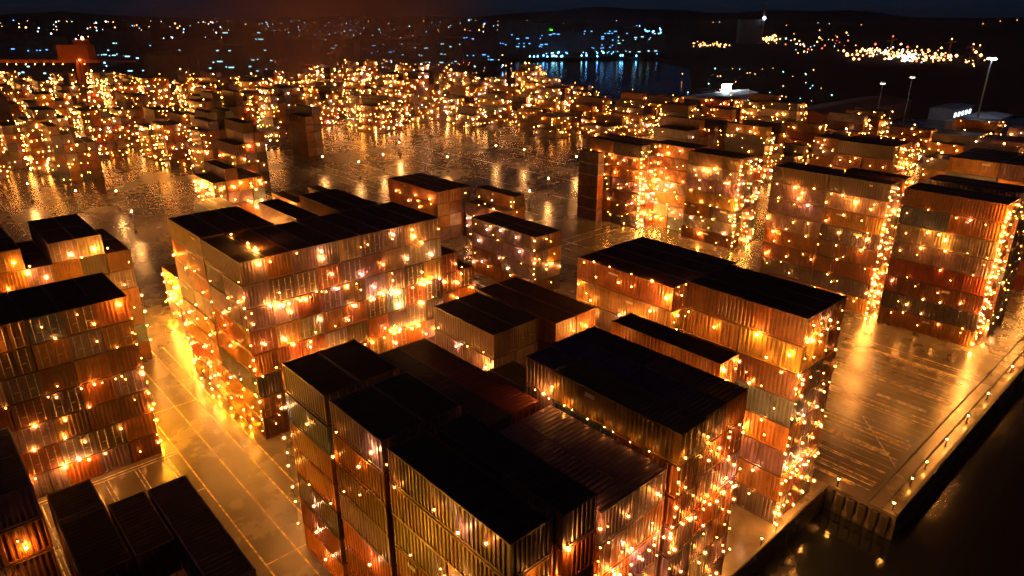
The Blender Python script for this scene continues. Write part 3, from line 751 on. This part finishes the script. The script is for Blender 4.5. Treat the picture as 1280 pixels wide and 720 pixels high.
p = at(114, 131); crane((p.x, p.y, 0), -TH, .95, 'gantry_crane', 'orange gantry crane with long boom over the far left stacks')
def mast(px, py, h, label, lit=(0.75, .85, 1), s=30, r=.35):
    p = at(px, py); root = link('light_mast', None, None, (p.x, p.y, 0)); tag(root, label, 'light mast')
    bm = bmesh.new(); tube(bm, (0, 0, 0), (0, 0, h), r, 8, 0, r*.6); link('pole', tomesh(bm, 'pole', [STEEL]), root)
    bm = bmesh.new(); tube(bm, (0, 0, h), (0, 0, h+.5), r*3.2, 12); link('lamp_ring', tomesh(bm, 'ring', [STEEL]), root)
    m = emis('mast_flood_glow', lit, s)
    for k in range(8):
        t = k*math.pi/4; c = (math.cos(t)*r*3.3, math.sin(t)*r*3.3, h-.15)
        bm = bmesh.new(); bx(bm, c[0]-r*.8, c[0]+r*.8, c[1]-r*.8, c[1]+r*.8, c[2]-.3, c[2]+.1); link('flood_lamp', tomesh(bm, 'flood', [m]), root)
mast(1216, 172, 29, 'tall white-lit floodlight mast at the right behind pale-roofed stack', (.7, .8, 1), 70, .36)
mast(1092, 165, 19, 'slim dark mast left of two at the terminal edge', (1, .8, .6), 2, .22)
mast(1127, 163, 21, 'slim dark mast right of two at the terminal edge', (1, .8, .6), 2, .22)
# sheds near the mast
def shed(px0, py0, w, l, h, label, mat=WALLM, lamps=0, name='warehouse', rz=0, wm=None):
    p = at(px0, py0); root = link(name, None, None, (p.x, p.y, 0)); root.rotation_euler = (0, 0, rz); tag(root, label, 'building')
    bm = bmesh.new(); bx(bm, 0, w, 0, l, 0, h); link('wall', tomesh(bm, 'wall', [mat]), root)
    bm = bmesh.new(); v = [bm.verts.new(q) for q in ((-.4,-.4,h+.01),(w+.4,-.4,h+.01),(w+.4,l+.4,h+.01),(-.4,l+.4,h+.01),(-.4,l/2,h+.12*l/2),(w+.4,l/2,h+.12*l/2))]
    for q in ((0,1,5,4),(3,4,5,2),(0,4,3),(1,2,5),(0,3,2,1)): bm.faces.new([v[i] for i in q])
    link('roof', tomesh(bm, 'roof', [mat]), root)
    if wm:
        for k in range(int(w//5)):
            bm = bmesh.new(); bx(bm, k*5+1, k*5+3.4, -.12, -.02, h*.35, h*.7); link('window', tomesh(bm, 'window', [wm]), root)
    return root
PALE = plain('pale_shed_wall', (.6, .6, .62), .6, 0, .2)
WINW = emis('lit_window_white', (.8, .95, 1), 3); WINA = emis('lit_window_amber', (1, .6, .25), 3)
shed(1190, 152, 26, 10, 5, 'low white-lit office block beside the floodlight mast', PALE, wm=WINW, name='quay_office')
shed(1222, 176, 40, 12, 6, 'pale shed right of the floodlight mast base', PALE, name='warehouse')
shed(1040, 168, 80, 22, 7, 'long rust-brown roofed shed behind the right stacks', plain('rust_wall', (.3, .09, .05), .7), name='warehouse')
shed(880, 150, 45, 14, 9, 'glass-fronted hall with bright white lamps among far stacks', PALE, wm=WINW, name='terminal_hall')
p = at(905, 138); 
bm = bmesh.new(); 
tag(link('floodlight', None, None, (p.x, p.y, 0)), 'brilliant white floodlight in front of the glass-fronted hall', 'floodlight'); fl = bpy.data.objects['floodlight']
tube(bm, (0, 0, 0), (0, 0, 8), .2, 6); link('pole', tomesh(bm, 'pole', [STEEL]), fl)
bm = bmesh.new(); bx(bm, -3.2, 3.2, -.6, .6, 8, 12.5); link('lamp_panel', tomesh(bm, 'panel', [emis('white_flood_glow', (.8, .95, 1), 60)]), fl)

def tower(px, py, w, d, h, wm, label, name='office_building', dens=.5, fl_h=3.4):
    p = at(px, py); root = link(name, None, None, (p.x, p.y, 0)); root.rotation_euler = (0, 0, -TH); tag(root, label, 'building', 'city buildings beyond the terminal')
    bm = bmesh.new(); bx(bm, -w/2, w/2, 0, d, 0, h); bx(bm, -w/4, w/5, d*.3, d*.7, h, h+2.5); link('wall', tomesh(bm, 'wall', [WALLM]), root)
    bm = bmesh.new(); n = 0
    for f in range(int(h/fl_h)):
        if R.random() < .5: continue
        x = -w/2+1
        while x < w/2-2:
            l = R.choice((1, 1.5, 2, 3.5))
            jz = R.uniform(-.9, .9)
            if R.random() < dens*.7: bx(bm, x, min(x+l, w/2-.6), -.15, -.03, f*fl_h+1.4+jz, f*fl_h+2.1+jz); n += 1
            x += l+R.choice((1, 2, 5))
    if n: link('window_band', tomesh(bm, 'windows', wm), root)
    else: bm.free()
CW = emis('window_cyan_white', (.4, .9, 1), 1.5, 'NONE'); CB = emis('window_blue', (.1, .38, .95), 2.2, 'NONE'); CO = emis('window_orange', (1, .5, .2), .8, 'NONE')
tdef = [(214, 118, 26, 14, 22, CO, 'stepped tower with orange-lit floors at left'), (262, 108, 42, 18, 26, CW, 'wide office with cyan lit bands, middle of the left skyline'),
        (318, 104, 36, 18, 34, CW, 'blue-white lit block nearest the amber stacks'), (235, 92, 80, 22, 24, CB, 'long low block with blue floor lights at left skyline'),
        (190, 98, 36, 18, 20, CW, 'small block with a few white windows'), (48, 116, 40, 18, 18, CW, 'green-white windowed block under the crane boom'),
        (86, 112, 30, 16, 20, CW, 'narrow block between crane leg and boom tip'), (355, 92, 50, 22, 26, CO, 'warm-lit block above the first amber stacks'),
        (405, 82, 60, 20, 24, CW, 'pale-lit block under the smoke'), (470, 76, 70, 20, 22, CB, 'blue-lit shed left of the bay'), (540, 80, 60, 20, 24, CW, 'white-lit block left of the bay'),
        (588, 76, 60, 20, 26, CB, 'blue-lit block on the near bay shore'), (150, 80, 50, 22, 30, CW, 'dark tower with sparse lights right of the crane'), (15, 78, 90, 26, 24, CB, 'long blue-lit hall behind the crane boom'),
        (700, 66, 80, 20, 24, CB, 'blue waterfront hall across the bay'), (760, 65, 90, 20, 30, CB, 'large blue-lit block across the bay'), (800, 66, 60, 20, 22, CW, 'white-lit block at right end of far bay shore'),
        (655, 68, 60, 20, 36, CB, 'tall blue-lit block at left end of far bay shore')]
for a in tdef: tower(a[0], a[1], a[2], a[3], a[4], [a[5]], a[6], dens=.45)
# power station, chimney, green-lit tree
p = at(938, 55); d = math.hypot(p.x, p.y); k = d/FPX
root = link('power_station', None, None, (p.x, p.y, 0)); root.rotation_euler = (0, 0, -TH); tag(root, 'dark square power station with chimney against the night sky', 'building')
bm = bmesh.new(); bx(bm, -13*k, 9*k, 0, 12*k, 0, 26*k); link('wall', tomesh(bm, 'wall', [WALLM]), root)
bm = bmesh.new(); tube(bm, (11*k, 0, 0), (11*k, 0, 43*k), 2.0*k, 10, 0, 1.4*k); link('chimney', tomesh(bm, 'chimney', [plain('chimney_brick', (.3, .12, .1), .8)]), root)
bm = bmesh.new(); ball(bm, (11*k, -3*k, 27*k), 2.2*k, 0, True); link('flood_lamp', tomesh(bm, 'lamp', [emis('chimney_flood', (.6, .8, 1), 5, 'NONE')]), root)
p = at(686, 52); k = p.length/FPX
root = link('lit_tree', None, None, (p.x, p.y, 0)); tag(root, 'tree lit bright green on the far shore above the bay', 'tree')
bm = bmesh.new(); tube(bm, (0, 0, 0), (0, 0, 8*k), .8*k, 6, 0, .3*k); link('trunk', tomesh(bm, 'trunk', [DARKST]), root)
bm = bmesh.new()
for q in range(420):
    a = R.uniform(0, 6.28); h = R.uniform(2.5, 15)*k; rr = (8-abs(h/k-7)*.62)*k*.95*math.sqrt(R.random())
    c = Vector((math.cos(a)*rr, math.sin(a)*rr, h)); u = Vector([R.uniform(-1, 1) for _ in range(3)])*k*1.0; w_ = Vector([R.uniform(-1, 1) for _ in range(3)])*k*1.0
    bm.faces.new([bm.verts.new(c+x) for x in (u, w_, -u)])
gm = plain('green_lit_leaves', (.15, .6, .05), .7); link('crown', tomesh(bm, 'crown', [gm]), root)
bm = bmesh.new()
for q in range(170):
    a = R.uniform(0, 6.28); h = R.uniform(1.5, 13)*k; rr = (7-abs(h/k-7)*.5)*k*R.uniform(.8, 1.1); ball(bm, (math.cos(a)*rr, math.sin(a)*rr, h), .6*k, 0, True)
link('green_lamps', tomesh(bm, 'lamps', [emis('green_lamp', (.12, 1, .02), 9, 'NONE')]), root)
# scattered city lights (uncountable)
bm = bmesh.new()
def sc(px, py, mi, s=1.0, z=None):
    if py < 23: py = 23
    p = at(px, py); d = (p-CAM).length
    ball(bm, (p.x, p.y, 1.5*R.random()+ (z or .0)+d*.0008), d/FPX*.62*s, mi, True)
for _ in range(520): sc(R.uniform(0, 640), 25+75*R.random()**1.1, R.choices((0, 1, 2, 3), weights=(4, 4, 1.5, 2))[0], R.choice((.5, .6, .8, 1, 1.4)))
for _ in range(260): sc(R.gauss(450, 80), R.gauss(70, 10), R.choices((0, 1, 4), weights=(6, 2, 1))[0], R.choice((.7, 1, 1.3)))
for _ in range(230): sc(R.uniform(640, 828), R.triangular(36, 71, 60), R.choices((2, 1, 3), weights=(5, 2, 2))[0], R.choice((.6, .8, 1, 1.5)))
for _ in range(70): sc(R.uniform(720, 826), R.gauss(42, 3), R.choices((2, 1, 3), weights=(4, 3, 2))[0], R.choice((.8, 1, 1.3)))
for _ in range(16): sc(R.uniform(655, 815), 71.5, R.choice((2, 3)), 1.9)
for _ in range(40): sc(R.uniform(866, 912), R.gauss(57, 1.5), 0, R.choice((.8, 1.2)))
for _ in range(30): sc(R.gauss(962, 5), R.gauss(50, 3), 0, R.choice((.8, 1.6)))
for _ in range(40): sc(R.uniform(980, 1060), R.gauss(53, 8), R.choice((0, 0, 4, 1)), R.choice((.6, .8, 1.4)))
for _ in range(150):
    x = R.triangular(1045, 1235, 1130); sc(x, 62+(x-1045)*.08+R.gauss(0, 4), R.choices((0, 1, 4), weights=(8, 1, 1))[0], R.choice((.7, 1, 1.4, 2)))
for _ in range(26): sc(R.gauss(1135, 7), R.gauss(73, 2), 1, 1.9)
for _ in range(45): sc(R.uniform(850, 1050), R.uniform(85, 135), R.choices((0, 1, 3), weights=(3, 1, 2))[0], R.choice((.5, .7, 1)))
for _ in range(60): sc(R.uniform(0, 1280), R.uniform(23, 34), R.choice((0, 1)), .5)
for _ in range(70): sc(R.gauss(290, 34), R.gauss(84, 12), R.choice((3, 3, 1, 2)), R.choice((.8, 1.2, 1.9)))
for _ in range(70): sc(R.uniform(650, 826), R.triangular(38, 70, 60), R.choice((2, 2, 3)), R.choice((1.2, 1.6, 2.2)))
for _ in range(40): sc(R.uniform(1050, 1240), R.gauss(70, 4), 0, R.choice((1.5, 2, 2.6)))
o = link('city_lights', tomesh(bm, 'city_lights', CITY)); tag(o, 'scattered tiny lights of the far city, waterfront and hills', 'city lights', kind='stuff')
# far port cranes on headland
for i, (px, h, lbl) in enumerate(((1111, 22, 'red-lit far crane at the left of the headland port'), (1184, 20, 'orange-lit far crane in the middle of the headland port'),
                                 (1212, 16, 'dim crane, first of the right trio on the headland'), (1220, 16, 'dim crane, second of the right trio on the headland'))):
    p = at(px, 74+i*1.5); k = p.length/FPX
    root = link('far_crane', None, None, (p.x, p.y, 0)); root.rotation_euler = (0, 0, -TH); tag(root, lbl, 'crane')
    bm = bmesh.new(); tube(bm, (-1.5*k, 0, 0), (0, 0, h*k), .5*k, 4); tube(bm, (1.5*k, 0, 0), (0, 0, h*k), .5*k, 4); link('leg', tomesh(bm, 'leg', [ORANGE]), root)
    bm = bmesh.new(); tube(bm, (-6*k, 0, h*k*.82), (5*k, 0, h*k*.9), .5*k, 4); link('boom', tomesh(bm, 'boom', [ORANGE]), root)
    bm = bmesh.new(); ball(bm, (0, 0, h*k*1.03), .9*k, 0, True); link('lamp', tomesh(bm, 'lamp', [CITY[4 if i == 0 else 0]]), root)
bm = bmesh.new(); N = 60
ring = []
for k in range(N+1):
    a = rad(-10)+rad(115)*k/N; d = 9000+1500*math.sin(k*.3); h = 60+55*math.sin(k*.21+1)+30*math.sin(k*.67)+12*math.sin(k*1.9)
    ring.append([bm.verts.new((math.sin(a)*(d+e), math.cos(a)*(d+e), z)) for e, z in ((-1800, -3), (-600, max(15, h*.6)), (0, max(25, h)), (900, -3))])
for k in range(N):
    for j in range(3): bm.faces.new((ring[k][j], ring[k+1][j], ring[k+1][j+1], ring[k][j+1]))
o = link('hills', tomesh(bm, 'hills', [LAND])); tag(o, kind='structure')

# ------------------------------------------------------------------ world, moonlight, haze, render settings
w = bpy.data.worlds.new('World'); scene.world = w; w.use_nodes = True
nt = w.node_tree; bg = nt.nodes['Background']; sky = nt.nodes.new('ShaderNodeTexSky'); sky.sky_type = 'NISHITA'; sky.sun_disc = False
sky.sun_elevation = rad(35); sky.sun_rotation = rad(230); sky.air_density = 1; sky.dust_density = .2; sky.ozone_density = 4
nt.links.new(mixc(nt, sky.outputs[0], (.22, .62, 1.7), 1.0, 'MULTIPLY'), bg.inputs[0]); bg.inputs[1].default_value = .0009
sl = bpy.data.lights.new('moonlight', 'SUN'); sl.energy = .006; sl.angle = rad(.5); sl.color = (.8, .88, 1)
so = bpy.data.objects.new('moonlight', sl); COL.objects.link(so); so.rotation_euler = (rad(55), 0, rad(-50))
HAZE = 0.00004
if HAZE:
    m = bpy.data.materials.new('haze_air'); m.use_nodes = True; nt = m.node_tree; nt.nodes.clear()
    out = nt.nodes.new('ShaderNodeOutputMaterial'); pv = nt.nodes.new('ShaderNodeVolumePrincipled')
    pv.inputs['Color'].default_value = (.9, .85, .8, 1); pv.inputs['Density'].default_value = HAZE; pv.inputs['Anisotropy'].default_value = .6
    nt.links.new(pv.outputs[0], out.inputs['Volume'])
    bm = bmesh.new(); bx(bm, -12600, 12600, -12600, 12600, -7.2, 130)
    tag(link('haze', tomesh(bm, 'haze', [m])), 'thin warm haze hanging in the night air over the harbour', 'haze', kind='stuff')
# smoke drifting over the far middle stacks
m = bpy.data.materials.new('smoke_air'); m.use_nodes = True; nt = m.node_tree; nt.nodes.clear()
out = nt.nodes.new('ShaderNodeOutputMaterial'); pv = nt.nodes.new('ShaderNodeVolumePrincipled')
pv.inputs['Color'].default_value = (1, .52, .46, 1); pv.inputs['Anisotropy'].default_value = .2
tc = nt.nodes.new('ShaderNodeTexCoord'); vl = nt.nodes.new('ShaderNodeVectorMath'); vl.operation = 'LENGTH'; nt.links.new(tc.outputs['Object'], vl.inputs[0])
mr = nt.nodes.new('ShaderNodeMapRange'); mr.interpolation_type = 'SMOOTHSTEP'; nt.links.new(vl.outputs['Value'], mr.inputs[0])
for k_, v_ in ((1, .15), (2, .92), (3, 1), (4, 0)): mr.inputs[k_].default_value = v_
ns = noise(nt, 2.6, 3, tc.outputs['Object']); rs = ramp(nt, ns.outputs[0], [(.35, (.15,)*3), (.65, (1,)*3)])
mu = nt.nodes.new('ShaderNodeMath'); mu.operation = 'MULTIPLY'; nt.links.new(mr.outputs[0], mu.inputs[0]); nt.links.new(rs.outputs[0], mu.inputs[1])
m2 = nt.nodes.new('ShaderNodeMath'); m2.operation = 'MULTIPLY'; m2.inputs[1].default_value = .019; nt.links.new(mu.outputs[0], m2.inputs[0]); nt.links.new(m2.outputs[0], pv.inputs['Density'])
nt.links.new(pv.outputs[0], out.inputs['Volume'])
bm = bmesh.new(); bmesh.ops.create_icosphere(bm, subdivisions=4, radius=1)
for v_ in bm.verts: v_.co *= 1+.12*math.sin(v_.co.x*5+1)*math.cos(v_.co.y*4)+.07*math.sin(v_.co.z*9+v_.co.x*3)
p = at(425, 108); o = link('smoke', tomesh(bm, 'smoke', [m]), None, (p.x, p.y, 40)); o.scale = (135, 190, 110); o.rotation_euler = (0, 0, -TH)
tag(o, 'reddish smoke drifting over the distant middle stacks', 'smoke', kind='stuff')
vs = scene.view_settings; vs.view_transform = 'Standard'; vs.look = 'None'; vs.exposure = .7; vs.gamma = 1; vs.use_curve_mapping = False
scene.render.engine = 'CYCLES'; cy = scene.cycles
cy.use_denoising = True; cy.denoiser = 'OPENIMAGEDENOISE'; cy.use_light_tree = True
cy.max_bounces = 4; cy.diffuse_bounces = 2; cy.glossy_bounces = 3; cy.transmission_bounces = 2; cy.volume_bounces = 0
cy.sample_clamp_indirect = 2; cy.sample_clamp_direct = 45; cy.use_adaptive_sampling = True; cy.adaptive_threshold = .01
cy.caustics_reflective = False; cy.caustics_refractive = False
print('objects', len(scene.objects))
